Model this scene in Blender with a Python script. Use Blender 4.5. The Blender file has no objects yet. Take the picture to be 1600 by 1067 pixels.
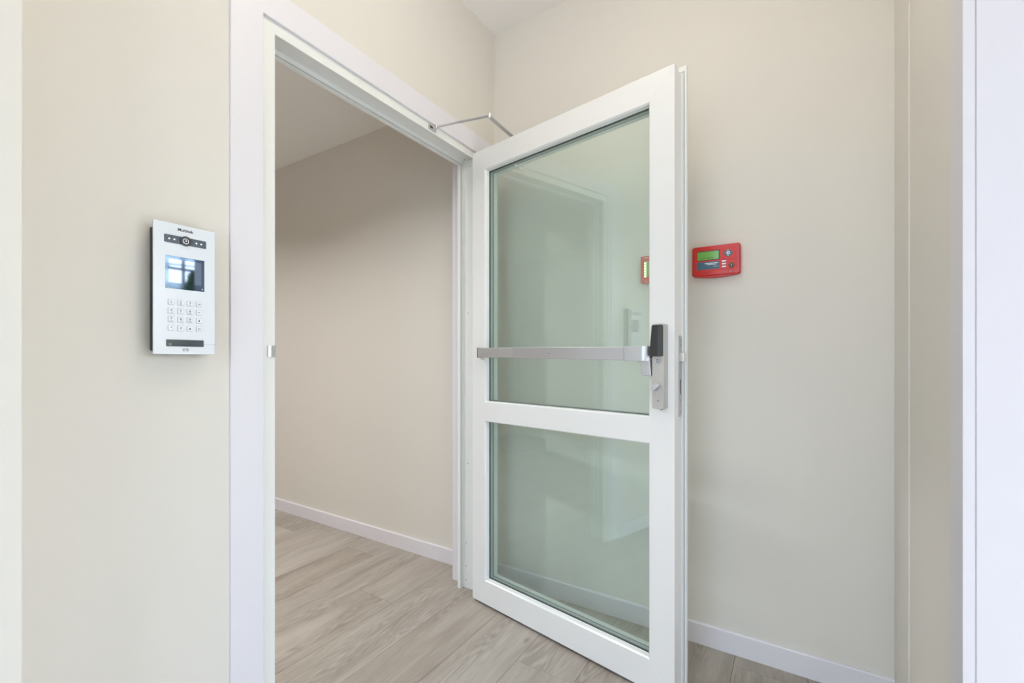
import bpy, bmesh, math, random
from mathutils import Vector, Matrix
random.seed(7)
C = bpy.context.scene.collection
S = bpy.context.scene

# ------------------------------------------------------------------ camera
cam_d = bpy.data.cameras.new('camera'); cam = bpy.data.objects.new('camera', cam_d); C.objects.link(cam)
cam_d.sensor_width = 36.0; cam_d.lens = 36.0*696/1600; cam_d.shift_y = 26/1600
cam_d.clip_start = 0.02; cam_d.clip_end = 500
cam.location = (0, 0, 1.13)
FWD = Vector((0.84745, 0.53087, 0))                      # level view, looking at the corner
cam.rotation_euler = (math.pi/2, 0, math.atan2(FWD.y, FWD.x)-math.pi/2)
S.camera = cam

# ------------------------------------------------------------------ world (bright, thin overcast sky)
W = bpy.data.worlds.new('sky'); S.world = W; W.use_nodes = True
nt = W.node_tree; nt.nodes.clear()
out = nt.nodes.new('ShaderNodeOutputWorld'); bg = nt.nodes.new('ShaderNodeBackground')
sky = nt.nodes.new('ShaderNodeTexSky'); sky.sky_type = 'NISHITA'; sky.sun_disc = False
sky.sun_elevation = math.radians(48); sky.sun_rotation = math.radians(120); sky.dust_density = 2.5; sky.air_density = 1.0
hs = nt.nodes.new('ShaderNodeHueSaturation'); hs.inputs['Saturation'].default_value = 0.74
nt.links.new(sky.outputs[0], hs.inputs['Color']); nt.links.new(hs.outputs[0], bg.inputs[0]); nt.links.new(bg.outputs[0], out.inputs[0])
bg.inputs[1].default_value = 1.30

# sky portal in the entrance opening behind the camera (guides the sky light only)
pl = bpy.data.lights.new('entrance_portal', 'AREA'); pl.shape = 'RECTANGLE'; pl.size = 1.12; pl.size_y = 2.24
po = bpy.data.objects.new('entrance_portal', pl); C.objects.link(po)
po.location = (.69, -.47, 1.12); po.rotation_euler = (math.radians(-90), 0, math.pi)
pl.cycles.is_portal = True
pl2 = bpy.data.lights.new('side_portal', 'AREA'); pl2.shape = 'RECTANGLE'; pl2.size = 1.2; pl2.size_y = 2.5; pl2.cycles.is_portal = True
po2 = bpy.data.objects.new('side_portal', pl2); C.objects.link(po2); po2.location = (-1.49, .425, 1.34); po2.rotation_euler = (math.pi/2, 0, -math.pi/2)
VEST_FILL = 9.0
HALL_FILL = 17.0
S.cycles.transparent_max_bounces = 32; S.cycles.diffuse_bounces = 7; S.cycles.max_bounces = 16
vs = S.view_settings
vs.view_transform = 'Standard'; vs.look = 'None'; vs.gamma = 1.0; vs.use_curve_mapping = False
vs.exposure = 0.0

# ------------------------------------------------------------------ materials
def mat(name, col, rough=0.5, metal=0.0, spec=0.5, bump=0.0, bscale=400.0, var=0.0, vscale=3.0, coat=0.0, emit=None, es=1.0):
    m = bpy.data.materials.new(name); m.use_nodes = True; t = m.node_tree; b = t.nodes['Principled BSDF']
    b.inputs['Base Color'].default_value = (*col, 1); b.inputs['Roughness'].default_value = rough
    b.inputs['Metallic'].default_value = metal; b.inputs['Specular IOR Level'].default_value = spec
    b.inputs['Coat Weight'].default_value = coat
    if emit: b.inputs['Emission Color'].default_value = (*emit, 1); b.inputs['Emission Strength'].default_value = es
    tc = t.nodes.new('ShaderNodeTexCoord')
    if var:
        n = t.nodes.new('ShaderNodeTexNoise'); n.inputs['Scale'].default_value = vscale; n.inputs['Detail'].default_value = 3
        t.links.new(tc.outputs['Object'], n.inputs['Vector'])
        mx = t.nodes.new('ShaderNodeMix'); mx.data_type = 'RGBA'
        mx.inputs['A'].default_value = (*[c*(1-var) for c in col], 1); mx.inputs['B'].default_value = (*[min(1, c*(1+var)) for c in col], 1)
        t.links.new(n.outputs[0], mx.inputs['Factor']); t.links.new(mx.outputs['Result'], b.inputs['Base Color'])
    if bump:
        n = t.nodes.new('ShaderNodeTexNoise'); n.inputs['Scale'].default_value = bscale; n.inputs['Detail'].default_value = 2
        t.links.new(tc.outputs['Object'], n.inputs['Vector'])
        bp = t.nodes.new('ShaderNodeBump'); bp.inputs['Strength'].default_value = bump; bp.inputs['Distance'].default_value = 0.001
        t.links.new(n.outputs[0], bp.inputs['Height']); t.links.new(bp.outputs[0], b.inputs['Normal'])
    return m

M = {}
M['paint'] = mat('wall_paint', (.73, .70, .645), .75, bump=.05, bscale=350, var=.008, spec=.3)
M['ceiling'] = mat('ceiling_paint', (.90, .885, .86), .85, bump=.04, bscale=300, var=.005)
M['trim'] = mat('trim_paint', (.765, .745, .785), .38, var=.006)
M['jamb'] = mat('entrance_jamb_paint', (.685, .67, .71), .4, var=.006)
M['frame'] = mat('white_profile', (.80, .808, .785), .28, var=.004)
M['sash'] = mat('white_sash', (.79, .79, .775), .26, var=.004)
M['bead'] = mat('glazing_bead', (.82, .83, .82), .2)
M['gasket'] = mat('black_gasket', (.03, .035, .035), .6)
M['spacer'] = mat('spacer_bar', (.42, .46, .45), .35, metal=.6)
M['seal'] = mat('pale_seal', (.50, .51, .50), .5)
M['alu'] = mat('satin_aluminium', (.60, .605, .625), .38, metal=.75, bump=.03, bscale=900, var=.01, vscale=40)
M['alud'] = mat('dull_aluminium', (.53, .53, .525), .42, metal=.6, var=.015, vscale=30)
M['chrome'] = mat('bright_chrome', (.85, .85, .86), .12, metal=1.0)
M['nickel'] = mat('satin_nickel', (.52, .505, .475), .42, metal=.45, bump=.02, bscale=1200, var=.01, vscale=60)
M['steel'] = mat('brushed_steel', (.55, .55, .54), .35, metal=.8, var=.02, vscale=80)
M['black'] = mat('black_plastic', (.028, .03, .03), .38, bump=.02, bscale=1500)
M['blackm'] = mat('grey_black_plastic', (.06, .062, .06), .45)
M['screw'] = mat('screw_head', (.28, .28, .27), .4, metal=.7)
M['ipface'] = mat('intercom_white', (.73, .765, .81), .22, spec=.5, var=.004)
M['ipglass'] = mat('intercom_dark_glass', (.035, .045, .06), .04, spec=1.0, coat=1.0)
M['mirror'] = mat('mirrored_screen', (.165, .195, .25), .03, metal=1.0)
M['mirrorb'] = mat('mirrored_border', (.085, .115, .155), .05, metal=1.0)
M['key'] = mat('key_white', (.75, .785, .83), .3)
M['keyline'] = mat('key_outline', (.30, .31, .33), .5)
M['print'] = mat('black_print', (.04, .04, .045), .5)
M['led'] = mat('white_led', (.9, .95, 1), .3, emit=(.8, .92, 1), es=1.2)
M['lens'] = mat('camera_lens', (.02, .02, .025), .05, coat=1.0)
M['red'] = mat('red_plastic', (.60, .018, .012), .32, var=.02, vscale=30)
M['redl'] = mat('red_fascia', (.66, .025, .02), .4)
M['lcd'] = mat('green_lcd', (.12, .30, .05), .2, emit=(.14, .34, .07), es=.28)
M['lcdp'] = mat('lcd_print', (.07, .16, .03), .4)
M['label'] = mat('blue_label', (.055, .13, .20), .4, var=.08, vscale=60)
M['white'] = mat('white_print', (.85, .87, .9), .4)
M['grey'] = mat('blue_grey_key', (.12, .15, .20), .4)
M['greenlab'] = mat('green_label', (.35, .48, .22), .5)
M['ledg'] = mat('lit_green_lamp', (.8, 1, .6), .3, emit=(.85, 1.0, .55), es=1.5)
M['brass'] = mat('dark_brass', (.16, .11, .05), .35, metal=.8)
M['lampw'] = mat('lamp_body', (.8, .8, .8), .4)
M['concrete'] = mat('outdoor_paving', (.58, .575, .56), .85, bump=.2, bscale=60, var=.08, vscale=2)
M['grass'] = mat('grass', (.07, .13, .03), .9, bump=.5, bscale=40, var=.3, vscale=5)
M['pole'] = mat('weathered_wood', (.10, .09, .08), .85, bump=.2, bscale=30, var=.2)
M['wire'] = mat('black_wire', (.02, .02, .02), .6)
M['leaf'] = mat('foliage', (.06, .13, .025), .7, var=.4, vscale=6)
M['bark'] = mat('bark', (.09, .06, .04), .9, bump=.5, bscale=25, var=.25)
M['render'] = mat('outside_render', (.40, .40, .39), .85, bump=.1, bscale=200, var=.02)
M['subfloor'] = mat('dark_underlay', (.05, .045, .04), .9)

def glass_mat(tint=(.974, 1.0, .993, 1), name='tinted_glass'):
    m = bpy.data.materials.new(name); m.use_nodes = True; t = m.node_tree; t.nodes.clear()
    o = t.nodes.new('ShaderNodeOutputMaterial'); mx = t.nodes.new('ShaderNodeMixShader')
    tr = t.nodes.new('ShaderNodeBsdfTransparent'); tr.inputs[0].default_value = tint
    gl = t.nodes.new('ShaderNodeBsdfGlossy'); gl.inputs['Roughness'].default_value = 0.0; gl.inputs[0].default_value = (.93, 1, .97, 1)
    lw = t.nodes.new('ShaderNodeLayerWeight'); lw.inputs[0].default_value = .5
    p = t.nodes.new('ShaderNodeMath'); p.operation = 'POWER'; p.inputs[1].default_value = 5
    ma = t.nodes.new('ShaderNodeMath'); ma.operation = 'MULTIPLY_ADD'; ma.inputs[1].default_value = .94; ma.inputs[2].default_value = .066
    t.links.new(lw.outputs['Facing'], p.inputs[0]); t.links.new(p.outputs[0], ma.inputs[0]); t.links.new(ma.outputs[0], mx.inputs[0])
    t.links.new(tr.outputs[0], mx.inputs[1]); t.links.new(gl.outputs[0], mx.inputs[2]); t.links.new(mx.outputs[0], o.inputs[0])
    return m
M['glass'] = glass_mat(); M['clear'] = glass_mat((.98, .99, .985, 1), 'clear_glass')

def wood_mat():
    m = bpy.data.materials.new('oak_plank'); m.use_nodes = True; t = m.node_tree; b = t.nodes['Principled BSDF']
    N = t.nodes.new; L = t.links.new
    tc = N('ShaderNodeTexCoord'); oi = N('ShaderNodeObjectInfo')
    off = N('ShaderNodeVectorMath'); off.operation = 'MULTIPLY_ADD'
    cmb = N('ShaderNodeCombineXYZ')
    mul = N('ShaderNodeMath'); mul.operation = 'MULTIPLY'; mul.inputs[1].default_value = 37.0
    L(oi.outputs['Random'], mul.inputs[0]); L(mul.outputs[0], cmb.inputs[0]); L(mul.outputs[0], cmb.inputs[1])
    off.inputs[1].default_value = (1, 1, 1); L(tc.outputs['Object'], off.inputs[0]); L(cmb.outputs[0], off.inputs[2])
    def noise(scl, sc, det, dist=0.0, rough=.55):
        mp = N('ShaderNodeMapping'); mp.inputs['Scale'].default_value = scl; L(off.outputs[0], mp.inputs[0])
        n = N('ShaderNodeTexNoise'); n.inputs['Scale'].default_value = sc; n.inputs['Detail'].default_value = det
        n.inputs['Distortion'].default_value = dist; n.inputs['Roughness'].default_value = rough; L(mp.outputs[0], n.inputs['Vector']); return n
    broad = noise((1.0, 5.5, 1), 1.6, 3, .8)
    mid = noise((2.2, 22, 1), 2.2, 5, 1.2)
    fine = noise((6, 170, 1), 3.0, 4, .2)
    # cathedral rings
    mp = N('ShaderNodeMapping'); mp.inputs['Scale'].default_value = (.55, 4.6, 1); L(off.outputs[0], mp.inputs[0])
    wn = N('ShaderNodeTexNoise'); wn.inputs['Scale'].default_value = 1.7; wn.inputs['Detail'].default_value = 2.5; wn.inputs['Distortion'].default_value = .5; L(mp.outputs[0], wn.inputs['Vector'])
    m1 = N('ShaderNodeMath'); m1.operation = 'MULTIPLY'; m1.inputs[1].default_value = 190.0; L(wn.outputs[0], m1.inputs[0])
    sn = N('ShaderNodeMath'); sn.operation = 'SINE'; L(m1.outputs[0], sn.inputs[0])
    s2 = N('ShaderNodeMath'); s2.operation = 'MULTIPLY_ADD'; s2.inputs[1].default_value = .5; s2.inputs[2].default_value = .5; L(sn.outputs[0], s2.inputs[0])
    msk = noise((.9, 4, 1), 1.3, 1, .2)
    mr = N('ShaderNodeMapRange'); mr.inputs['From Min'].default_value = .42; mr.inputs['From Max'].default_value = .62; L(msk.outputs[0], mr.inputs['Value'])
    ring = N('ShaderNodeMath'); ring.operation = 'MULTIPLY'; L(s2.outputs[0], ring.inputs[0]); L(mr.outputs[0], ring.inputs[1])
    r1 = N('ShaderNodeValToRGB'); L(broad.outputs[0], r1.inputs[0])
    e = r1.color_ramp.elements; e[0].position = .3; e[0].color = (.345, .305, .262, 1); e[1].position = .72; e[1].color = (.455, .42, .375, 1)
    def mulc(a, facsock, lo, hi, c0, c1):
        mr_ = N('ShaderNodeMapRange'); mr_.inputs['From Min'].default_value = lo; mr_.inputs['From Max'].default_value = hi; L(facsock, mr_.inputs['Value'])
        mc = N('ShaderNodeMix'); mc.data_type = 'RGBA'; mc.inputs['A'].default_value = (*c0, 1); mc.inputs['B'].default_value = (*c1, 1); L(mr_.outputs[0], mc.inputs['Factor'])
        mm = N('ShaderNodeMix'); mm.data_type = 'RGBA'; mm.blend_type = 'MULTIPLY'; mm.inputs['Factor'].default_value = 1; L(a, mm.inputs['A']); L(mc.outputs['Result'], mm.inputs['B'])
        return mm.outputs['Result']
    c = mulc(r1.outputs[0], mid.outputs[0], .3, .62, (.90, .885, .87), (1.02, 1.02, 1.02))
    c = mulc(c, fine.outputs[0], .35, .6, (.93, .92, .91), (1.02, 1.02, 1.02))
    c = mulc(c, ring.outputs[0], 0, 1, (1.02, 1.02, 1.02), (.78, .765, .75))
    mk = N('ShaderNodeMapping'); mk.inputs['Scale'].default_value = (1.1, 2.4, 1); L(off.outputs[0], mk.inputs[0])
    vo = N('ShaderNodeTexVoronoi'); vo.inputs['Scale'].default_value = 1.5; L(mk.outputs[0], vo.inputs['Vector'])
    c = mulc(c, vo.outputs['Distance'], .006, .05, (.62, .58, .53), (1, 1, 1))
    c = mulc(c, oi.outputs['Random'], 0, 1, (.94, .93, .92), (1.06, 1.07, 1.08))
    L(c, b.inputs['Base Color'])
    b.inputs['Roughness'].default_value = .42; b.inputs['Specular IOR Level'].default_value = .4
    bp = N('ShaderNodeBump'); bp.inputs['Strength'].default_value = .12; bp.inputs['Distance'].default_value = .0006
    L(fine.outputs[0], bp.inputs['Height']); L(bp.outputs[0], b.inputs['Normal'])
    return m
M['wood'] = wood_mat()

# ------------------------------------------------------------------ mesh helpers
class MB:
    def __init__(s): s.v = []; s.f = []
    def add(s, vs_, fs):
        o = len(s.v); s.v += [tuple(p) for p in vs_]; s.f += [tuple(i+o for i in f) for f in fs]; return s
    def box(s, x0, x1, y0, y1, z0, z1):
        return s.add([(x0,y0,z0),(x1,y0,z0),(x1,y1,z0),(x0,y1,z0),(x0,y0,z1),(x1,y0,z1),(x1,y1,z1),(x0,y1,z1)],
                     [(0,3,2,1),(4,5,6,7),(0,1,5,4),(1,2,6,5),(2,3,7,6),(3,0,4,7)])
    def prism(s, poly, a0, a1, axis='y'):
        """poly of 2-D points; axis y: (x,z); axis z: (x,y); axis x: (y,z)"""
        n = len(poly)
        def P(p, a): return (p[0], a, p[1]) if axis == 'y' else ((p[0], p[1], a) if axis == 'z' else (a, p[0], p[1]))
        vs_ = [P(p, a0) for p in poly]+[P(p, a1) for p in poly]
        return s.add(vs_, [tuple(range(n))[::-1], tuple(range(n, 2*n))]+[(i, (i+1) % n, n+(i+1) % n, n+i) for i in range(n)])
    def disc(s, cx, cz, r, y0, y1, n=24, r1=None, axis='y'):
        r1 = r if r1 is None else r1
        vs_ = []
        for (rr, y) in ((r, y0), (r1, y1)):
            for k in range(n):
                a = 2*math.pi*k/n; p = (cx+rr*math.cos(a), cz+rr*math.sin(a))
                vs_.append((p[0], y, p[1]) if axis == 'y' else ((p[0], p[1], y) if axis == 'z' else (y, p[0], p[1])))
        return s.add(vs_, [tuple(range(n)), tuple(range(n, 2*n))[::-1]]+[(i, n+i, n+(i+1) % n, (i+1) % n) for i in range(n)])
    def ringdisc(s, cx, cz, ro, ri, y0, y1, n=28):
        vs_ = []
        for (rr, y) in ((ro, y0), (ri, y0), (ri, y1), (ro, y1)):
            vs_ += [(cx+rr*math.cos(2*math.pi*k/n), y, cz+rr*math.sin(2*math.pi*k/n)) for k in range(n)]
        fs = []
        for q in range(4):
            for k in range(n): fs.append((q*n+k, q*n+(k+1) % n, ((q+1) % 4)*n+(k+1) % n, ((q+1) % 4)*n+k))
        return s.add(vs_, fs)
    def tube(s, pts, r, n=10):
        pts = [Vector(p) for p in pts]; vs_ = []
        for i, p in enumerate(pts):
            d = (pts[min(i+1, len(pts)-1)]-pts[max(i-1, 0)]).normalized()
            u = d.cross(Vector((0, 0, 1)) if abs(d.z) < .95 else Vector((1, 0, 0))).normalized(); w = d.cross(u)
            rr = r[i] if isinstance(r, (list, tuple)) else r
            vs_ += [p+u*rr*math.cos(2*math.pi*k/n)+w*rr*math.sin(2*math.pi*k/n) for k in range(n)]
        fs = [tuple(range(n)), tuple(range((len(pts)-1)*n, len(pts)*n))[::-1]]
        for i in range(len(pts)-1):
            for k in range(n): fs.append((i*n+k, (i+1)*n+k, (i+1)*n+(k+1) % n, i*n+(k+1) % n))
        return s.add(vs_, fs)
    def strap(s, a, b, w, h, up=Vector((0, 0, 1))):
        """flat bar from a to b: width w across, thickness h along up"""
        a = Vector(a); b = Vector(b); d = (b-a).normalized(); sd = d.cross(up).normalized(); u2 = sd.cross(d)
        vs_ = []
        for p in (a, b):
            for q, t in ((-1, -1), (1, -1), (1, 1), (-1, 1)): vs_.append(p+sd*q*w/2+u2*t*h/2)
        return s.add(vs_, [(0,1,2,3),(7,6,5,4),(0,4,5,1),(1,5,6,2),(2,6,7,3),(3,7,4,0)])
    def build(s, name, m, parent=None, bevel=0.0, seg=2, smooth=False):
        me = bpy.data.meshes.new(name); me.from_pydata(s.v, [], s.f); me.update()
        bm = bmesh.new(); bm.from_mesh(me); bmesh.ops.recalc_face_normals(bm, faces=bm.faces); bm.to_mesh(me); bm.free()
        o = bpy.data.objects.new(name, me); C.objects.link(o)
        me.materials.append(M[m] if isinstance(m, str) else m)
        if parent: o.parent = parent
        if bevel:
            b = o.modifiers.new('bevel', 'BEVEL'); b.width = bevel; b.segments = seg; b.limit_method = 'ANGLE'; b.angle_limit = math.radians(35)
            b.harden_normals = True; smooth = True
        if smooth:
            for p in me.polygons: p.use_smooth = True
            if not bevel: me.set_sharp_from_angle(angle=math.radians(35))
        return o

def rrect(x0, x1, z0, z1, r, n=5):
    p = []
    for (cx, cz, a0) in ((x1-r, z1-r, 0), (x0+r, z1-r, 90), (x0+r, z0+r, 180), (x1-r, z0+r, 270)):
        for k in range(n+1):
            a = math.radians(a0+90*k/n); p.append((cx+r*math.cos(a), cz+r*math.sin(a)))
    return p

def text(body, x, z, h, y, m, parent, name='lettering', align='CENTER', bold=0.0, thick=.0003):
    cu = bpy.data.curves.new(name, 'FONT'); cu.body = body; cu.size = h; cu.align_x = align; cu.align_y = 'CENTER'
    cu.extrude = thick/2; cu.offset = bold; cu.resolution_u = 3
    t = bpy.data.objects.new(name+'_src', cu); C.objects.link(t)
    dg = bpy.context.evaluated_depsgraph_get(); me = bpy.data.meshes.new_from_object(t.evaluated_get(dg))
    bpy.data.objects.remove(t); bpy.data.curves.remove(cu)
    me.transform(Matrix.Translation((x, y, z)) @ Matrix.Rotation(math.pi/2, 4, 'X'))
    me.materials.clear(); me.materials.append(M[m])
    o = bpy.data.objects.new(name, me); C.objects.link(o); o.parent = parent
    return o

def tag(o, label=None, cat=None, group=None, kind=None):
    for k, v in (('label', label), ('category', cat), ('group', group), ('kind', kind)):
        if v: o[k] = v
    return o
def empty(name, loc=(0, 0, 0), rz=0.0):
    o = bpy.data.objects.new(name, None); C.objects.link(o); o.location = loc; o.rotation_euler = (0, 0, rz); o.empty_display_size = .1; return o

# ------------------------------------------------------------------ the room
XR = 1.897; YD = 1.297; YB = 1.466; ZC = 2.794; ZH = 2.545; YF = -.29; XL = -1.35
YE = 4.75                                                 # end of the corridor
def struct(mb, name, m, label, cat=None, bevel=0.0, parent=None):
    o = mb.build(name, m, parent, bevel); tag(o, label, cat, None, 'structure'); return o

struct(MB().box(XR, XR+.12, -.40, YE+.12, -.05, ZC+.1), 'wall_right', 'paint',
       'long greige wall on the right, behind the open door and on into the corridor', 'wall')
w = MB().box(.2, .68, YD, YB, 0, ZC).box(1.80, XR, YD, YB, 0, ZC).box(.68, 1.80, YD, YB, 2.16, ZC)
struct(w, 'wall_back', 'paint', 'greige wall with the doorway and the intercom on it', 'wall')
struct(MB().box(XL, .2068, 1.15, YB, 0, ZC), 'wall_left', 'paint', 'paler wall projection at the far left edge', 'wall')
struct(MB().box(XL-.12, XL, -.45, -.20, 0, ZC).box(XL-.12, XL, 1.05, 1.15, 0, ZC).box(XL-.12, XL, -.20, 1.05, 2.62, ZC).box(XL-.12, XL, -.20, 1.05, 0, .06), 'wall_side', 'paint', 'side wall of the entrance lobby, left of the camera', 'wall')
# entrance wall behind the camera, with its opening
w = MB().box(1.693, XR, YF-.16, YF+.004, 0, ZC).box(1.301, 1.693, YF-.16, YF, 0, ZC).box(XL-.12, .08, YF-.16, YF, 0, ZC).box(.08, 1.301, YF-.16, YF, 2.30, ZC)
struct(w, 'wall_front', 'paint', 'greige return wall at the right, beside the white entrance jamb', 'wall', .0012)
struct(MB().box(XL-.12, XR+.12, -.46, YB, ZC, ZC+.1), 'ceiling', 'ceiling', 'pale cream ceiling of the entrance lobby', 'ceiling')
struct(MB().box(XL-.12, XR, YB, YE+.12, ZH, ZH+.1), 'ceiling', 'ceiling', 'lower shaded ceiling of the corridor beyond the doorway', 'ceiling')
struct(MB().box(XL-.12, XR, YE, YE+.12, 0, ZH), 'wall_end', 'paint', 'end wall of the corridor', 'wall')
struct(MB().box(XL-.12, XL, YB, YE, 0, ZH), 'wall_corridor', 'paint', 'left wall of the corridor, opposite the doorway light', 'wall')

# entrance door frame (white post at the right edge of the photo)
fr = empty('trim_4', (1.222, YF, 0)); tag(fr, 'white entrance door jamb at the far right edge, brightly daylit', 'door frame', None, 'structure')
MB().box(0, .079, -.016, .002, 0, 2.30).build('jamb_face', 'jamb', fr, .001)
MB().box(.002, .079, -.0175, -.016, 0, 2.30).build('jamb_seal', 'seal', fr)
MB().box(0, .079, -.17, -.0175, 0, 2.30).build('jamb_lining', 'jamb', fr, .001)
MB().box(-1.063, 0, -.17, .002, 2.22, 2.30).build('jamb_head', 'jamb', fr, .001)
MB().box(-1.142, -1.063, -.17, .002, 0, 2.30).build('jamb_post', 'jamb', fr, .001)

# unseen side window, added to light the right wall and the door
win = empty('fill_window_1', (XL, 0, 0)); tag(win, 'added white-framed side window, unseen, letting sky light onto the right wall', 'window', None, 'structure')
for (a, b, c, d) in ((-.20, -.15, .06, 2.62), (1.0, 1.05, .06, 2.62), (-.15, 1.0, .06, .11), (-.15, 1.0, 2.57, 2.62)):
    MB().box(-.09, -.03, a, b, c, d).build('window_frame', 'frame', win, .002)
MB().box(-.062, -.058, -.15, 1.0, .11, 2.57).build('window_pane', 'clear', win)

# floor: boards laid parallel to the doorway wall
fl = MB().box(XL-.12, XR, -.46, YE, -.03, -.0085).build('floor', 'subfloor'); tag(fl, 'greige oak plank floor running through the doorway', 'floor', None, 'structure')
PW = .23; PLEN = 1.52
ends = {3: 1.447, -1: 1.421, 0: 1.846, 1: .31, 2: .345, 4: .37, 5: .22, 6: .36, 7: .30, -2: .62, -3: 1.1, -4: .3, -5: .9}
for k in range(-6, 17):
    y0 = .87+PW*k; y1 = y0+PW
    y0c = max(y0, -.45); y1c = min(y1, YE)
    if y1c-y0c < .01: continue
    e = ends.get(k, random.uniform(0, 1.5)); cuts = [e+PLEN*j for j in range(-4, 4)]
    cuts = sorted([c for c in cuts if XL < c < XR]); cuts = [XL-.1]+cuts+[XR]
    for a, b in zip(cuts, cuts[1:]):
        if b-a < .01: continue
        g = .00045; ch = .0008; xa, xb, ya, yb = a+g, b-g, y0c+g, y1c-g
        ox, oy = (xa+xb)/2, (ya+yb)/2; hx, hy = (xb-xa)/2, (yb-ya)/2
        p = MB().add([(-hx,-hy,-.008),(hx,-hy,-.008),(hx,hy,-.008),(-hx,hy,-.008),(-hx,-hy,-ch),(hx,-hy,-ch),(hx,hy,-ch),(-hx,hy,-ch),
                      (-hx+ch,-hy+ch,0),(hx-ch,-hy+ch,0),(hx-ch,hy-ch,0),(-hx+ch,hy-ch,0)],
                     [(0,3,2,1),(0,1,5,4),(1,2,6,5),(2,3,7,6),(3,0,4,7),(4,5,9,8),(5,6,10,9),(6,7,11,10),(7,4,8,11),(8,9,10,11)]).build('plank', 'wood', fl)
        p.location = (ox, oy, 0)

# baseboards
def baseboard(name, x0, y0, x1, y1, nx, ny, label, t=.012, h=.083):
    bb = MB()
    a = Vector((x0, y0)); b = Vector((x1, y1)); n = Vector((nx, ny))
    prof = [(0, 0), (t, 0), (t, h-.004), (t-.003, h), (0, h)]
    vs_ = []
    for e in (a, b):
        for q in prof: vs_.append((e.x+n.x*q[0], e.y+n.y*q[0], q[1]))
    k = len(prof); bb.add(vs_, [tuple(range(k)), tuple(range(k, 2*k))[::-1]]+[(i, (i+1) % k, k+(i+1) % k, k+i) for i in range(k)])
    return struct(bb, name, 'trim', label, 'baseboard', .0008)
baseboard('baseboard_right', XR, YF+.004, XR, YD, -1, 0, 'white baseboard at the foot of the right wall behind the open door')
baseboard('baseboard_corridor', XR, YB, XR, YE, -1, 0, 'white baseboard along the corridor wall, seen through the doorway')
baseboard('baseboard_end', XL, YE, XR-.012, YE, 0, -1, 'white baseboard across the corridor end')
baseboard('baseboard_back', .2068, YD, .6166, YD, 0, -1, 'white baseboard below the intercom wall')
baseboard('baseboard_left', XL, YB, XL, YE, 1, 0, 'white baseboard on the left side of the corridor')

# ------------------------------------------------------------------ doorway: frame, lining, casing
def sweep_u(root, names, prof, xl, xr, zt, m, bevel=.0006):
    """profile of (inset, y) carried up the left side, over the head and down the right, cut at the mitres"""
    objs = []
    n = len(prof)
    st = [lambda i: (xl+i, 0.0), lambda i: (xl+i, zt-i), lambda i: (xr-i, zt-i), lambda i: (xr-i, 0.0)]
    for s_ in range(3):
        vs_ = []
        for f in (st[s_], st[s_+1]):
            for i, y in prof:
                x, z = f(i); vs_.append((x, y, z))
        mb = MB().add(vs_, [tuple(range(n)), tuple(range(n, 2*n))[::-1]]+[(i, (i+1) % n, n+(i+1) % n, n+i) for i in range(n)])
        objs.append(mb.build(names[s_], m, root, bevel))
    return objs
dfr = empty('trim_1', (0, 0, 0)); tag(dfr, 'white rebated door frame set inside the lilac-white casing', 'door frame', None, 'structure')
sweep_u(dfr, ('jamb', 'frame_head', 'jamb'), [(0, 1.300), (.0385, 1.300), (.039, 1.3035), (.031, 1.307), (.031, 1.3715), (.047, 1.3715), (.0475, 1.375), (.053, 1.3755), (.053, 1.392), (0, 1.392)], .7096, 1.770, 2.131, 'frame')
# head and jamb carry a thin weather seal behind the stop
sweep_u(dfr, ('weather_seal', 'weather_seal', 'weather_seal'), [(.0475, 1.3705), (.0505, 1.3715), (.0505, 1.3755), (.0475, 1.3755)], .7096, 1.770, 2.131, 'seal', 0)
lin = empty('trim_3'); tag(lin, 'white reveal lining on the corridor side of the doorway', 'door lining', None, 'structure')
sweep_u(lin, ('lining_board',)*3, [(0, 1.392), (.0325, 1.392), (.0325, 1.4665), (0, 1.4665)], .68, 1.80, 2.16, 'trim')
cas = empty('trim_2'); tag(cas, 'wide flat lilac-white casing boards around the doorway', 'door casing', None, 'structure')
sweep_u(cas, ('casing_board',)*3, [(0, 1.297), (0, 1.2915), (.0015, 1.290), (.088, 1.290), (.0895, 1.2915), (.0895, 1.300), (.05, 1.300), (.05, 1.297)], .6200, 1.8635, 2.2165, 'trim', 0)
# packing strip closing the gap wall - frame
for (x0, x1) in ((.68, .7096), (1.770, 1.80)):
    MB().box(x0, x1, 1.306, 1.392, 0, 2.131).build('packer', 'frame', dfr)
MB().box(.68, 1.80, 1.306, 1.392, 2.131, 2.16).build('packer', 'frame', dfr)
# screws in the right jamb
for (y, z) in ((1.331, 2.068), (1.344, 1.350), (1.344, .613), (1.356, .221), (1.356, .107), (1.356, .040)):
    MB().disc(y, z, .0028, 1.7382, 1.7392, 12, axis='x').build('screw', 'screw', dfr)
for (x, y) in ((1.733, 1.362), (1.722, 1.350)):
    MB().disc(x, y, .003, 2.0995, 2.1002, 12, axis='z').build('screw', 'screw', dfr)
# strike plate on the left jamb: lip round the front corner
sp = MB()
sp.prism(rrect(.7495, .7505, 1.076, 1.224, .0004, 1), 1.307, 1.330, 'y')
o = sp.build('strike_plate', 'alud', dfr)
lip = [(.7235, 1.3000), (.7245, 1.2965), (.728, 1.2945), (.742, 1.2940), (.7485, 1.2975), (.7515, 1.3055), (.7515, 1.322), (.7498, 1.322), (.7495, 1.3058), (.747, 1.3040)]
MB().prism(lip, 1.1338, 1.1667, 'z').build('strike_lip', 'steel', o, 0, smooth=True)

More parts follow.
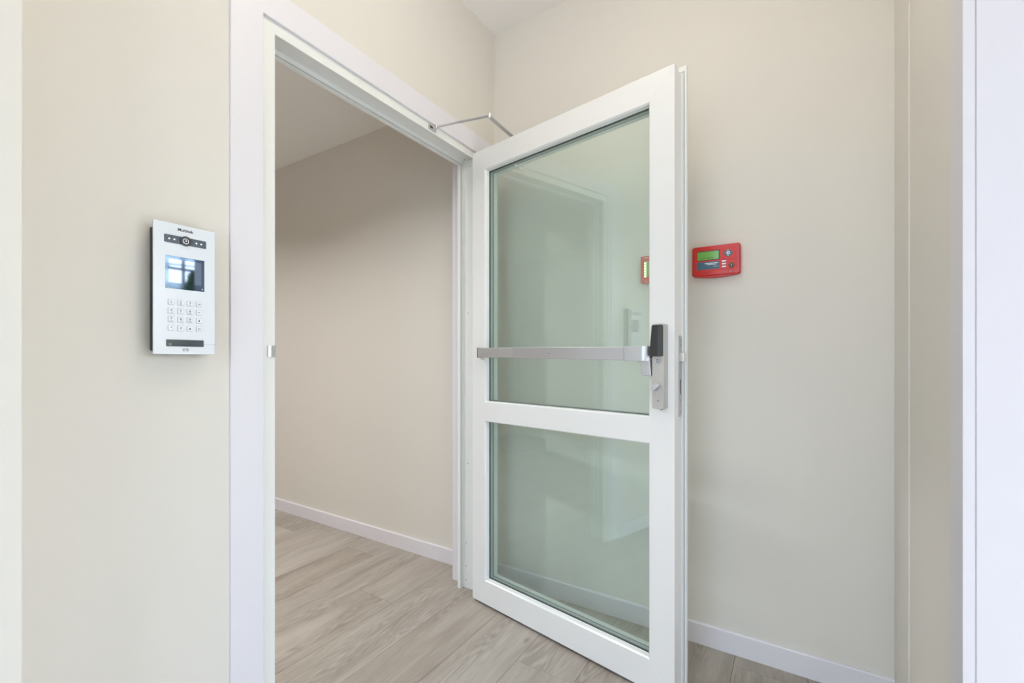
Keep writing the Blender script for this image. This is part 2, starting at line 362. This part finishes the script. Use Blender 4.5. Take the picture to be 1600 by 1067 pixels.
# ------------------------------------------------------------------ the open door
P0 = (1.666, 1.2606); ANG = math.radians(-100.005)
door = empty('door_1', (P0[0], P0[1], 0), ANG)
tag(door, 'white framed glass door standing wide open in front of the right wall', 'door', None, 'structure')
RO = (0, .956, .012, 2.084); RF = (-.012, .968, .007, 2.108); RI = (.079, .871, .116, 1.991)
def ring(names, prof, m, root, bevel=.0006):
    """profile of (rect, outward delta, y) carried round the four sides and mitred"""
    n = len(prof); objs = []
    def corner(R, d, c):
        x0, x1, z0, z1 = R; return [(x0-d, z0-d), (x0-d, z1+d), (x1+d, z1+d), (x1+d, z0-d)][c]
    for s_ in range(4):
        vs_ = []
        for c in (s_, (s_+1) % 4):
            for R, d, y in prof:
                x, z = corner(R, d, c); vs_.append((x, y, z))
        objs.append(MB().add(vs_, [tuple(range(n)), tuple(range(n, 2*n))[::-1]]+[(i, (i+1) % n, n+(i+1) % n, n+i) for i in range(n)]).build(names[s_], m, root, bevel))
    return objs
TH = .085
ring(('stile', 'rail', 'stile', 'rail'),
     [(RO, 0, .0005), (RO, -.0005, 0), (RI, 0.0, 0), (RI, 0, TH), (RF, -.004, TH), (RF, 0, TH-.004), (RF, 0, TH-.015), (RO, .001, TH-.015), (RO, .001, TH-.019), (RO, -.004, TH-.019),
      (RO, -.004, .036), (RO, 0, .033)], 'sash', door)
ring(('edge_seal',)*4, [(RO, .0035, TH-.0165), (RO, .0058, TH-.0165), (RO, .0058, TH-.0148), (RO, .0035, TH-.0148)], 'spacer', door, 0)
MB().box(RI[0]-.002, RI[1]+.002, 0.0002, TH-.0005, .845, .930).build('transom_rail', 'sash', door, .0006)
for (z0, z1) in ((.930, 1.991), (.116, .845)):
    R = (RI[0], RI[1], z0, z1)
    ring(('bead',)*4, [(R, 0.001, .001), (R, -.0005, .001), (R, -.0045, .0055), (R, -.0055, .0255), (R, 0.001, .0255)], 'bead', door, .0005)
    ring(('bead',)*4, [(R, 0.001, .0525), (R, -.0055, .0525), (R, -.0045, .078), (R, .001, .084)], 'bead', door, .0005)
    ring(('gasket',)*4, [(R, 0.001, .0255), (R, -.0068, .0255), (R, -.0068, .027), (R, .001, .027)], 'gasket', door, 0)
    ring(('spacer_bar',)*4, [(R, 0.001, .0312), (R, -.0085, .0312), (R, -.0085, .0468), (R, .001, .0468)], 'spacer', door, 0)
    ring(('gasket',)*4, [(R, 0.001, .051), (R, -.0068, .051), (R, -.0068, .0525), (R, .001, .0525)], 'gasket', door, 0)
    for (ya, yb) in ((.027, .031), (.047, .051)):
        MB().box(R[0], R[1], ya, yb, R[2], R[3]).build('glass_pane', 'glass', door)
# edge faceplate with latch and screws
fp = MB().prism([(p[0], p[1]) for p in rrect(.040, .064, .935, 1.205, .0115, 6)], .9518, .9545, 'x').build('lock_faceplate', 'steel', door)
MB().box(.9538, .9690, .044, .064, 1.118, 1.147).build('latch_bolt', 'chrome', fp, .002)
MB().box(.9540, .9549, .049, .056, 1.010, 1.060).build('bolt_slot', 'black', fp)
for z in (1.190, 1.175, .990, .951): MB().disc(.053, z, .0027, .9540, .9550, 12, axis='x').build('screw', 'screw', fp)
MB().box(-.043, -.004, TH-.012, TH-.004, .012, 2.088).build('gap_blocker', 'sash', door)  # hidden strip, added to stop light leaking through the hinge gap
# hinges on the outer side
for z in (.22, 1.05, 1.88):
    h = MB().disc(-.016, TH+.008, .008, z-.05, z+.05, 16, axis='z').build('hinge', 'frame', door, smooth=True)
    MB().box(-.012, .04, TH, TH+.004, z-.045, z+.045).build('hinge_leaf', 'frame', h, .001)

# push bar (height falls slightly towards the lock side)
def zc(x): return 1.1547-.0118*(x-.07)
pb = empty('push_bar', (0, 0, 0)); pb.parent = door
def barseg(x0, x1, h, s0, s1):
    mb = MB(); zs = [zc(x0), zc(x1)]
    mb.add([(x0,-s1,zs[0]-h),(x1,-s1,zs[1]-h),(x1,-s0,zs[1]-h),(x0,-s0,zs[0]-h),(x0,-s1,zs[0]+h),(x1,-s1,zs[1]+h),(x1,-s0,zs[1]+h),(x0,-s0,zs[0]+h)],
           [(0,3,2,1),(4,5,6,7),(0,1,5,4),(1,2,6,5),(2,3,7,6),(3,0,4,7)]); return mb
barseg(.0755, .2885, .0215, .010, .040).build('bar_sleeve', 'alud', pb, .0018)
barseg(.2900, .7960, .0228, .008, .0415).build('bar_channel', 'alu', pb, .0018)
barseg(.0715, .0750, .0222, .010, .0405).build('end_cap', 'blackm', pb, .0012)
barseg(.2885, .2900, .0226, .012, .0395).build('joint_gap', 'gasket', pb)
barseg(.7960, .7985, .0228, .012, .0395).build('joint_gap', 'gasket', pb)
MB().box(.050, .0785, -.012, 0, 1.135, 1.172).build('mounting_foot', 'alud', pb, .001)
MB().disc(.480, zc(.48)-.002, .0028, -.0423, -.0413, 14).build('screw', 'chrome', pb)
# end case: rounded towards the lock
prof = [(.7985, -.010), (.7985, -.046)]
for k in range(9):
    a = math.radians(90*k/8); prof.append((.862+.030*math.sin(a), -.018-.030*math.cos(a)))
prof += [(.892, -.010)]
MB().prism(prof, zc(.84)-.0255, zc(.84)+.0245, 'z').build('end_case', 'alu', pb, .0015, smooth=True)
MB().box(.800, .888, -.011, 0, 1.125, 1.168).build('case_back', 'alud', pb, .001)
# drop part under the end case
zt = zc(.84)-.0255
drop = [(.846, zt+.001), (.890, zt+.001), (.8935, zt-.048), (.866, zt-.048), (.862, zt-.0455), (.8605, zt-.041), (.858, zt-.016), (.854, zt-.007), (.846, zt-.003)]
MB().prism([(p[0], p[1]) for p in drop], -.040, -.002, 'y').build('drop_housing', 'alu', pb, .002)
MB().box(.8845, .8930, -.034, -.001, zt+.010, zt+.032).build('case_link', 'gasket', pb)

# lock case
lk = MB().prism(rrect(.896, .9345, .966, 1.2415, .005, 4), -.036, 0, 'y').build('lock_case', 'nickel', door, .0012)
cv = MB(); n0 = [(.8985, 1.2360), (.9225, 1.2365), (.9335, 1.2330), (.9335, 1.1385), (.9225, 1.1365), (.894, 1.1365)]
back = [(.8985, 1.2385), (.9300, 1.2385), (.9335, 1.2350), (.9335, 1.1365), (.930, 1.1355), (.894, 1.1355)]
dep = [-.045, -.048, -.0375, -.0375, -.054, -.054]
cv.add([(p[0], d, p[1]) for p, d in zip(n0, dep)]+[(p[0], -.034, p[1]) for p in back], [(0,1,4,5),(1,2,3,4),tuple(range(6, 12))]+[(i, (i+1) % 6, 6+(i+1) % 6, 6+i) for i in range(6)])
cvo = cv.build('lock_cover', 'black', lk, .0012); cvo['label'] = 'black tapered cover'
MB().ringdisc(.9140, 1.1205, .0106, .0094, -.0372, -.0355).build('key_ring', 'screw', lk, smooth=True)
MB().disc(.9140, 1.1205, .0094, -.0376, -.0355, 24).build('key_cylinder', 'alu', lk, smooth=True)
MB().prism(rrect(.9108, .9188, 1.1150, 1.1268, .0036, 5), -.0382, -.0370, 'y').build('keyhole', 'blackm', lk)
MB().prism(rrect(.9128, .9170, 1.1172, 1.1246, .0018, 4), -.0386, -.0378, 'y').build('key_slot', 'alu', lk)
kn = MB(); ca, sa = math.cos(math.radians(42)), math.sin(math.radians(42))
pr = rrect(-.0155, .0155, -.0078, .0078, .0076, 6)
kn.prism([(.913+p[0]*ca-p[1]*sa, 1.0375+p[0]*sa+p[1]*ca) for p in pr], -.056, -.035, 'y').build('turn_knob', 'alu', lk, .002)
MB().disc(.9165, .9925, .0034, -.0368, -.0355, 16).build('screw', 'screw', lk)
MB().disc(.926, .9655, .0025, -.030, -.022, 12).build('screw', 'black', lk)
MB().prism([(.912, .958), (.919, .959), (.921, .949), (.917, .943), (.911, .946), (.910, .953)], -.0012, 0.0, 'y').build('sticker', 'white', door, .0004)

# overhead closer: body on the outer face, jointed arm to the frame head
cl = MB().box(.10, .34, TH, TH+.045, 2.030, 2.085).build('closer_body', 'alu', door, .004)
ci, si = math.cos(-ANG), math.sin(-ANG)
def loc(p):                                       # world -> door coordinates
    dx, dy = p[0]-P0[0], p[1]-P0[1]; return (ci*dx-si*dy, si*dx+ci*dy, p[2])
ZA = 2.128
sh = (1.4455, 1.284, ZA-.008); el = (1.5055, 1.052, ZA); pv = (1.775, 1.062, ZA-.002)
arm = empty('closer_arm', (0, 0, 0)); arm.parent = door
MB().strap(loc(sh), loc((sh[0]+(el[0]-sh[0])*.4, sh[1]+(el[1]-sh[1])*.4, ZA-.004)), .008, .006).build('arm_rod', 'steel', arm, .001)
MB().strap(loc((sh[0]+(el[0]-sh[0])*.38, sh[1]+(el[1]-sh[1])*.38, ZA-.004)), loc(el), .015, .004).build('forearm', 'alud', arm, .001)
MB().strap(loc((el[0], el[1], ZA-.005)), loc((pv[0], pv[1], ZA-.005)), .018, .004).build('main_arm', 'alud', arm, .001)
e = loc(el); MB().disc(e[0], e[1], .0065, ZA-.009, ZA+.008, 18, axis='z').build('elbow_pin', 'chrome', arm, .001)
p = loc(pv); MB().disc(p[0], p[1], .010, 2.08, ZA, 18, axis='z').build('pivot_pin', 'alud', arm, .001)
shoe = MB().box(1.408, 1.452, 1.294, 1.3002, 2.101, 2.121); so = shoe.build('closer_shoe', 'steel', dfr, .001)
MB().box(1.413, 1.430, 1.2925, 1.294, 2.107, 2.115).build('shoe_slot', 'black', so)
MB().box(1.437, 1.452, 1.280, 1.294, 2.110, 2.124).build('shoe_knuckle', 'chrome', so, .002)

# ------------------------------------------------------------------ intercom
IX = .4327; YP = 1.250
ip = empty('intercom', (.4976, YD, 1.138)); tag(ip, 'white wall-mounted video intercom panel with keypad, left of the doorway', 'intercom')
def ib(x): return x-.4976
def iz(z): return z-1.138
def iy(d): return YP-YD-d                                 # d metres proud of the face plate
MB().prism(rrect(ib(.4419), ib(.553), iz(1.146), iz(1.4445), .006, 4), iy(-.0045), 0, 'y').build('back_box', 'black', ip, .001)
MB().prism(rrect(ib(.4327), ib(.5625), iz(1.1395), iz(1.452), .002, 3), iy(0), iy(-.0045), 'y').build('face_plate', 'ipface', ip, .0007)
# camera strip
st = MB().prism(rrect(ib(.4533), ib(.5423), iz(1.4045), iz(1.4235), .002, 3), iy(.0006), iy(-.001), 'y').build('camera_strip', 'label', ip); st['label'] = 'dark glossy strip with camera and lights'
st.data.materials[0] = mat('strip_glass', (.07, .09, .115), .12, coat=.5)
for x in (.4633, .4738, .5205, .5310): MB().disc(ib(x), iz(1.4140), .0017, iy(.0010), iy(.0004), 12).build('indicator_light', 'led', st)
cr = MB().ringdisc(ib(.4972), iz(1.4140), .0118, .0088, iy(.004), iy(-.001), 32).build('lens_ring', 'blackm', ip, smooth=True)
MB().disc(ib(.4972), iz(1.4140), .0088, iy(.0018), iy(-.001), 28).build('camera_lens', 'lens', cr, smooth=True)
MB().ringdisc(ib(.4972), iz(1.4140), .0066, .0054, iy(.0030), iy(.0016), 28).build('inner_ring', 'chrome', cr, smooth=True)
MB().disc(ib(.4972), iz(1.4140), .0040, iy(.0026), iy(.0016), 20, r1=.0042).build('lens_glass', 'ipglass', cr, smooth=True)
MB().disc(ib(.4978), iz(1.4150), .0016, iy(.0032), iy(.0020), 14).build('lens_glint', 'chrome', cr)
text('Multitek', ib(.4972), iz(1.4395), .0098, iy(.0002), 'print', ip, bold=.00022)
# screen (mirrors the sky and street behind the camera)
sc = MB().prism(rrect(ib(.4558), ib(.5382), iz(1.2960), iz(1.3740), .0012, 2), iy(.0004), iy(-.002), 'y').build('screen', 'mirrorb', ip)
sc['label'] = 'dark glossy screen mirroring the street'
MB().prism(rrect(ib(.4625), ib(.5315), iz(1.3105), iz(1.3665), .0008, 2), iy(.0006), iy(.0003), 'y').build('display', 'mirror', sc)
text('(i)', ib(.4605), iz(1.3005), .005, iy(.0008), 'white', sc, name='screen_icon')
MB().prism([(ib(.5325), iz(1.3015)), (ib(.5355), iz(1.2990)), (ib(.5335), iz(1.3040))], iy(.0009), iy(.0004), 'y').build('screen_icon', 'white', sc)
# keypad
rows = (1.2636, 1.2430, 1.2225, 1.2020); cols = (.4672, .4867, .5062, .5262)
glyph = [['1', '2', '3', '^'], ['4', '5', '6', 'v'], ['7', '8', '9', '='], ['*', '0', '#', 'O']]
sub = [['', 'ABC', 'DEF', ''], ['GHI', 'JKL', 'MNO', ''], ['PQRS', 'TUV', 'WXYZ', ''], ['', '', '', '']]
for r, z in enumerate(rows):
    for c, x in enumerate(cols):
        k = MB().prism(rrect(ib(x)-.0064, ib(x)+.0064, iz(z)-.0068, iz(z)+.0068, .0009, 3), iy(.0004), iy(-.001), 'y').build('key_surround', 'keyline', ip)
        k2 = MB().prism(rrect(ib(x)-.0058, ib(x)+.0060, iz(z)-.0063, iz(z)+.0063, .0009, 3), iy(.0014), iy(0), 'y').build('key', 'key', k, .0003)
        g = glyph[r][c]; yy = iy(.0017)
        if g == '^': MB().strap((ib(x)-.0022, yy, iz(z)-.001), (ib(x), yy, iz(z)+.0012), .0005, .0008, Vector((0, .1, 1))).strap((ib(x), yy, iz(z)+.0012), (ib(x)+.0022, yy, iz(z)-.001), .0005, .0008, Vector((0, .1, 1))).build('lettering', 'print', k)
        elif g == 'v': MB().strap((ib(x)-.0022, yy, iz(z)+.001), (ib(x), yy, iz(z)-.0012), .0005, .0008, Vector((0, .1, 1))).strap((ib(x), yy, iz(z)-.0012), (ib(x)+.0022, yy, iz(z)+.001), .0005, .0008, Vector((0, .1, 1))).build('lettering', 'print', k)
        elif g == '=': MB().box(ib(x)-.0014, ib(x)+.0014, yy, yy+.0003, iz(z)-.0026, iz(z)-.0004).box(ib(x)-.0012, ib(x)+.0012, yy, yy+.0003, iz(z)+.0004, iz(z)+.0024).build('lettering', 'print', k)
        elif g == 'O': MB().ringdisc(ib(x), iz(z), .0026, .0019, yy, yy+.0003, 16).build('lettering', 'print', k)
        else: text(g, ib(x)+.0002, iz(z)+(.0014 if sub[r][c] else 0), .0078, yy, 'print', k)
        if sub[r][c]: text(sub[r][c], ib(x)+.0002, iz(z)-.0040, .0030, yy, 'keyline', k)
# card reader window, icon, seam
rd = MB().prism(rrect(ib(.4573), ib(.5368), iz(1.1580), iz(1.1745), .0018, 3), iy(.0006), iy(-.001), 'y').build('reader_window', 'ipglass', ip)
rd.data.materials[0] = mat('reader_glass', (.04, .055, .07), .15, coat=.6)
MB().ringdisc(ib(.4655), iz(1.1630), .0026, .0018, iy(.0009), iy(.0004), 16).build('reader_icon', 'keyline', rd)
MB().box(ib(.5368), ib(.5625), iy(.0002), iy(-.001), iz(1.1640), iz(1.1645)).build('seam', 'keyline', ip)
text('((•))', ib(.4975), iz(1.1505), .0080, iy(.0002), 'print', ip, bold=.0001)
MB().disc(ib(.5335), iz(1.1780), .0008, iy(.0003), iy(-.0005), 8).build('microphone_hole', 'print', ip)

# ------------------------------------------------------------------ red fire panel on the right wall
fp_ = empty('fire_alarm_panel', (XR, .331, 1.446), -math.pi/2)
tag(fp_, 'red fire alarm panel with green display, on the wall right of the open door', 'alarm panel')
FD = -.030
def fz(z): return z-1.446
# bulging body: shallower at the rim, fuller low down
MB().prism(rrect(0, .170, fz(1.4490), fz(1.5645), .009, 6), FD, 0, 'y').build('panel_body', 'red', fp_, .004, 3)
arc = [(.006+.158*k/16, fz(1.4500)-.0075*(1-((k-8)/8)**2)) for k in range(17)]
MB().prism(arc+[(.164, fz(1.456)), (.006, fz(1.456))], FD+.004, -.001, 'y').build('lower_bulge', 'red', fp_, .0015)
MB().prism(rrect(.0115, .1560, fz(1.4675), fz(1.5500), .002, 3), FD-.0012, FD+.001, 'y').build('fascia', 'redl', fp_, .0008)
ld = MB().prism(rrect(.0185, .0990, fz(1.5085), fz(1.5455), .001, 2), FD-.0018, FD, 'y').build('display_bezel', 'gasket', fp_)
MB().box(.0200, .0965, FD-.0026, FD-.001, fz(1.5105), fz(1.5425)).build('display', 'lcd', ld)['label'] = 'backlit green display'
dl = MB(); rnd = random.Random(3)
for rowz, n in ((fz(1.5170), 18),):
    x = .030
    for i in range(n):
        wdt = rnd.uniform(.0014, .0028)
        if i not in (7, 13): dl.box(x, x+wdt, FD-.0028, FD-.0024, rowz-rnd.uniform(.001, .0028), rowz+rnd.uniform(.001, .003))
        x += wdt+.0008
dl.build('display_text', 'lcdp', ld)
lb = MB().prism(rrect(.0175, .0985, fz(1.4735), fz(1.5035), .001, 2), FD-.0020, FD, 'y').build('blue_label', 'label', fp_); lb['label'] = 'blue label with white print'
wt = MB()
for (z, x0, x1, h) in ((fz(1.4965), .047, .094, .0019), (fz(1.4915), .056, .088, .0017), (fz(1.4835), .077, .096, .0008)):
    x = x0
    while x < x1:
        wdt = rnd.uniform(.0012, .0022); wt.box(x, min(x+wdt, x1), FD-.0024, FD-.0018, z-h*rnd.uniform(.75, 1), z+h*rnd.uniform(.75, 1)); x += wdt+.0005
wt.build('label_print', 'white', lb)
kb = MB().prism([(.1295+.0150*math.cos(math.radians(a))*(1.0 if a % 90 else 1.08), fz(1.5290)+.0135*math.sin(math.radians(a))*(1.0 if a % 90 else 1.05)) for a in range(0, 360, 30)], FD-.0032, FD, 'y').build('navigation_pad', 'grey', fp_, .0008)
MB().disc(.1295, fz(1.5290), .0060, FD-.0046, FD-.002, 20).build('centre_button', 'white', kb, smooth=True)
MB().disc(.1295, fz(1.5290), .0028, FD-.0049, FD-.004, 12).build('button_mark', 'grey', kb)
for dz in (.0103, -.0098): MB().disc(.1290, fz(1.5290)+dz, .0018, FD-.0036, FD-.003, 10).build('arrow_mark', 'white', kb)
for z in (1.5000, 1.4895, 1.4790):
    b = MB().prism(rrect(.1075, .1215, fz(z)-.0030, fz(z)+.0030, .001, 2), FD-.0028, FD, 'y').build('button', 'white', fp_, .0005)
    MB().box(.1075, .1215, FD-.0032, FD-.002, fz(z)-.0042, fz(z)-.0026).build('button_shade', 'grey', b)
MB().box(.1085, .1205, FD-.0013, FD-.001, fz(1.5065), fz(1.5085)).box(.128, .151, FD-.0013, FD-.001, fz(1.5045), fz(1.5060)).build('small_print', 'gasket', fp_)
ks = MB().disc(.1405, fz(1.4825), .0100, FD-.0045, FD, 28).build('key_switch', 'gasket', fp_, .0008)
MB().ringdisc(.1405, fz(1.4825), .0082, .0060, FD-.0052, FD-.004, 24).build('switch_ring', 'brass', ks, smooth=True)
MB().box(.1398, .1412, FD-.0052, FD-.004, fz(1.4790), fz(1.4860)).build('key_slot', 'alu', ks)
MB().prism(rrect(.128, .146, fz(1.4580), fz(1.4615), .0015, 2), FD-.0006, FD+.001, 'y').build('pull_notch', 'gasket', fp_).data.materials[0] = mat('dark_red', (.25, .008, .006), .5)
MB().prism(rrect(.132, .142, fz(1.4590), fz(1.4602), .0005, 2), FD-.0010, FD, 'y').build('small_print', 'white', fp_)

# second red panel, seen through the door glass
rp = empty('zone_indicator_panel', (XR, .537, 1.4435), -math.pi/2)
tag(rp, 'red indicator panel with column of lit green lamps, seen through the door glass', 'alarm panel')
MB().prism(rrect(0, .150, 0, .1135, .005, 4), -.022, 0, 'y').build('panel_body', 'red', rp, .003, 3)
MB().box(.016, .12, -.0226, -.021, .0255, .0900).build('zone_label', 'greenlab', rp)
for k in range(6):
    z = .0820-k*.0107
    l = MB().prism(rrect(.0165, .0240, z-.0036, z+.0036, .001, 2), -.0245, -.022, 'y').build('indicator_lamp', 'ledg', rp)
    mm = MB()
    for x in (.0285, .0335, .0395, .0450): mm.box(x, x+.0026, -.0230, -.0222, z-.0024, z+.0022)
    mm.build('label_print', 'lcdp', rp)
MB().box(.016, .034, -.0224, -.0215, .1045, .1060).build('small_print', 'white', rp)
MB().box(.020, .030, -.0224, -.0215, .005, .0065).build('small_print', 'white', rp)

# ------------------------------------------------------------------ fill lights (unseen, added to even out the light)
def lobby_fill_light(x, y, z, power, col, r, label):
    e = empty('lobby_fill_light', (x, y, z)); tag(e, label, 'ceiling light')
    MB().disc(0, 0, .06, -.018, 0, 32, axis='z').build('ceiling_rose', 'lampw', e, .003)
    MB().disc(0, 0, .012, -.07, -.018, 16, axis='z').build('stem', 'lampw', e)
    d = MB(); n = 32; prof = [(.012, -.066), (r*.6, -.068), (r*.95, -.078), (r, -.10), (r, -.165), (r*.93, -.187), (r*.6, -.20), (0.01, -.204)]
    vs_ = [(q*math.cos(2*math.pi*k/n), q*math.sin(2*math.pi*k/n), zz) for q, zz in prof for k in range(n)]
    d.add(vs_, [(a*n+k, a*n+(k+1) % n, (a+1)*n+(k+1) % n, (a+1)*n+k) for a in range(len(prof)-1) for k in range(n)]+[tuple(range((len(prof)-1)*n, len(prof)*n))])
    d.build('opal_diffuser', mat('opal_glow', (.85, .85, .85), .5, emit=col, es=power), e, smooth=True)
lobby_fill_light(.85, .35, ZC, VEST_FILL, (1, .90, .76), .19, 'added opal fill light over the entrance lobby, out of view')
def corridor_fill_light(x, y, z, power, label):  # unseen lamp, added to brighten the corridor wall
    e = empty('corridor_fill_light', (x, y, z)); tag(e, label, 'corridor_fill_light', 'added corridor fill lights')
    MB().ringdisc(0, 0, .055, .044, -.006, 0).build('trim_ring', 'lampw', e).rotation_euler = (-math.pi/2, 0, 0)
    l = bpy.data.lights.new('bulb', 'AREA'); l.shape = 'DISK'; l.size = .08; l.energy = power; l.color = (1, .985, .98); l.spread = math.radians(138)
    o = bpy.data.objects.new('bulb', l); C.objects.link(o); o.parent = e; o.location = (0, 0, -.008)
corridor_fill_light(.55, 2.0, ZH, HALL_FILL, 'added unseen fill lamp just inside the doorway of the corridor')
corridor_fill_light(.55, 3.45, ZH, HALL_FILL, 'added unseen fill lamp further along the corridor')

struct(MB().box(XL-.12, XL, -3.3, -.46, -.02, 2.26), 'shade_wall', 'render', 'unseen side wall outside, added to shade the entrance jamb', 'wall')  # added wall, keeps side light off the entrance jamb
# unseen roof slab outside, added to cut the sky light on the entrance jamb
cn = MB().box(-1.4, 2.8, -3.3, YF-.16, 2.26, 2.40).build('shade_canopy', 'render', None, .004); tag(cn, 'unseen flat roof added outside to shade the way in behind the camera', 'shade_canopy'); cn['kind'] = 'structure'
# ------------------------------------------------------------------ outdoors (mirrored in the intercom screen)
struct(MB().box(-30, 30, -9, -.46, -.12, -.02).box(-30, XL-.12, -.46, 20, -.12, -.02), 'ground', 'concrete', 'paved forecourt outside the entrance', 'ground')
struct(MB().box(-60, 60, -80, -9, -.12, -.03), 'ground_lawn', 'grass', 'lawn beyond the forecourt', 'ground')
def outp(px, py, D):                              # point seen in the intercom screen at photo pixel px,py, D metres out along -Y
    c = (px-800)/696; dx = .53087*c+.84745; dy = -.84745*c+.53087; dz = (559.5-py)/696
    t = (1.25+1.25+D)/dy; return (dx*t, 2.5-(1.25*2+D)+0.0, 1.13+dz*t)
px_, py_, pz_ = outp(286.5, 421, 28)
pole = MB().tube([(0, 0, -.1), (0, 0, pz_+2.6)], [.11, .08], 12).build('utility_pole', 'pole', None, smooth=True)
pole.location = (px_, py_, 0); tag(pole, 'utility pole with cross-arms, mirrored in the intercom screen', 'utility pole')
for dz in (0, -1.15): MB().box(-1.3, 1.3, -.10, .0, pz_+dz-.07, pz_+dz+.07).build('cross_arm', 'pole', pole)
for dz in (0, -1.15):
    for dx in (-1.15, -.7, .7, 1.15): MB().disc(dx, -.05, .05, pz_+dz+.07, pz_+dz+.24, 8, r1=.03, axis='z').build('insulator', 'white', pole)
for i, (dx, z) in enumerate(((-1.15, .24), (.7, .24), (-1.15, -.91), (.7, -.91))):
    pts = []
    for k in range(-12, 13):
        s_ = k/12; pts.append((px_+dx+s_*28, py_-.05+s_*6, pz_+z+1.4*(abs(s_)**2)*1.0))
    wr = MB().tube(pts, .022, 5).build('overhead_wire', 'wire'); tag(wr, ('upper left', 'upper right', 'lower left', 'lower right')[i]+' overhead wire of the four strung from the utility pole', 'wire', 'overhead wires on the pole')
def tree(px, py, D, w, label):
    x, y, z = outp(px, py, D); h = z
    t = empty('tree', (x, y, 0)); tag(t, label, 'tree')
    MB().tube([(0, 0, -.1), (.05, 0, h*.5), (0, .05, h*.9)], [.16, .1, .03], 8).build('trunk', 'bark', t, smooth=True)
    r = random.Random(px*7); mb = MB()
    for i in range(900):
        u = r.random(); zz = h*(.28+.72*u); rr = w*(1-u)**.6*math.sqrt(r.random()); a = r.uniform(0, 6.283)
        c = Vector((rr*math.cos(a), rr*math.sin(a), zz)); s1 = r.uniform(.09, .2)
        d1 = Vector((r.uniform(-1, 1), r.uniform(-1, 1), r.uniform(-1, 1))).normalized(); d2 = d1.orthogonal().normalized()
        mb.add([c-d1*s1, c+d2*s1*.5, c+d1*s1, c-d2*s1*.5], [(0, 1, 2, 3)])
    f = mb.build('foliage', 'leaf', t); f['kind'] = 'stuff'
tree(302.5, 427, 16, .55, 'slim green tree mirrored at the right of the intercom screen')
tree(297.5, 444, 13, .75, 'low bushy tree mirrored at the foot of the intercom screen')
tree(306.5, 443, 19.5, .8, 'low dark green shrub tree mirrored at the lower right of the intercom screen')
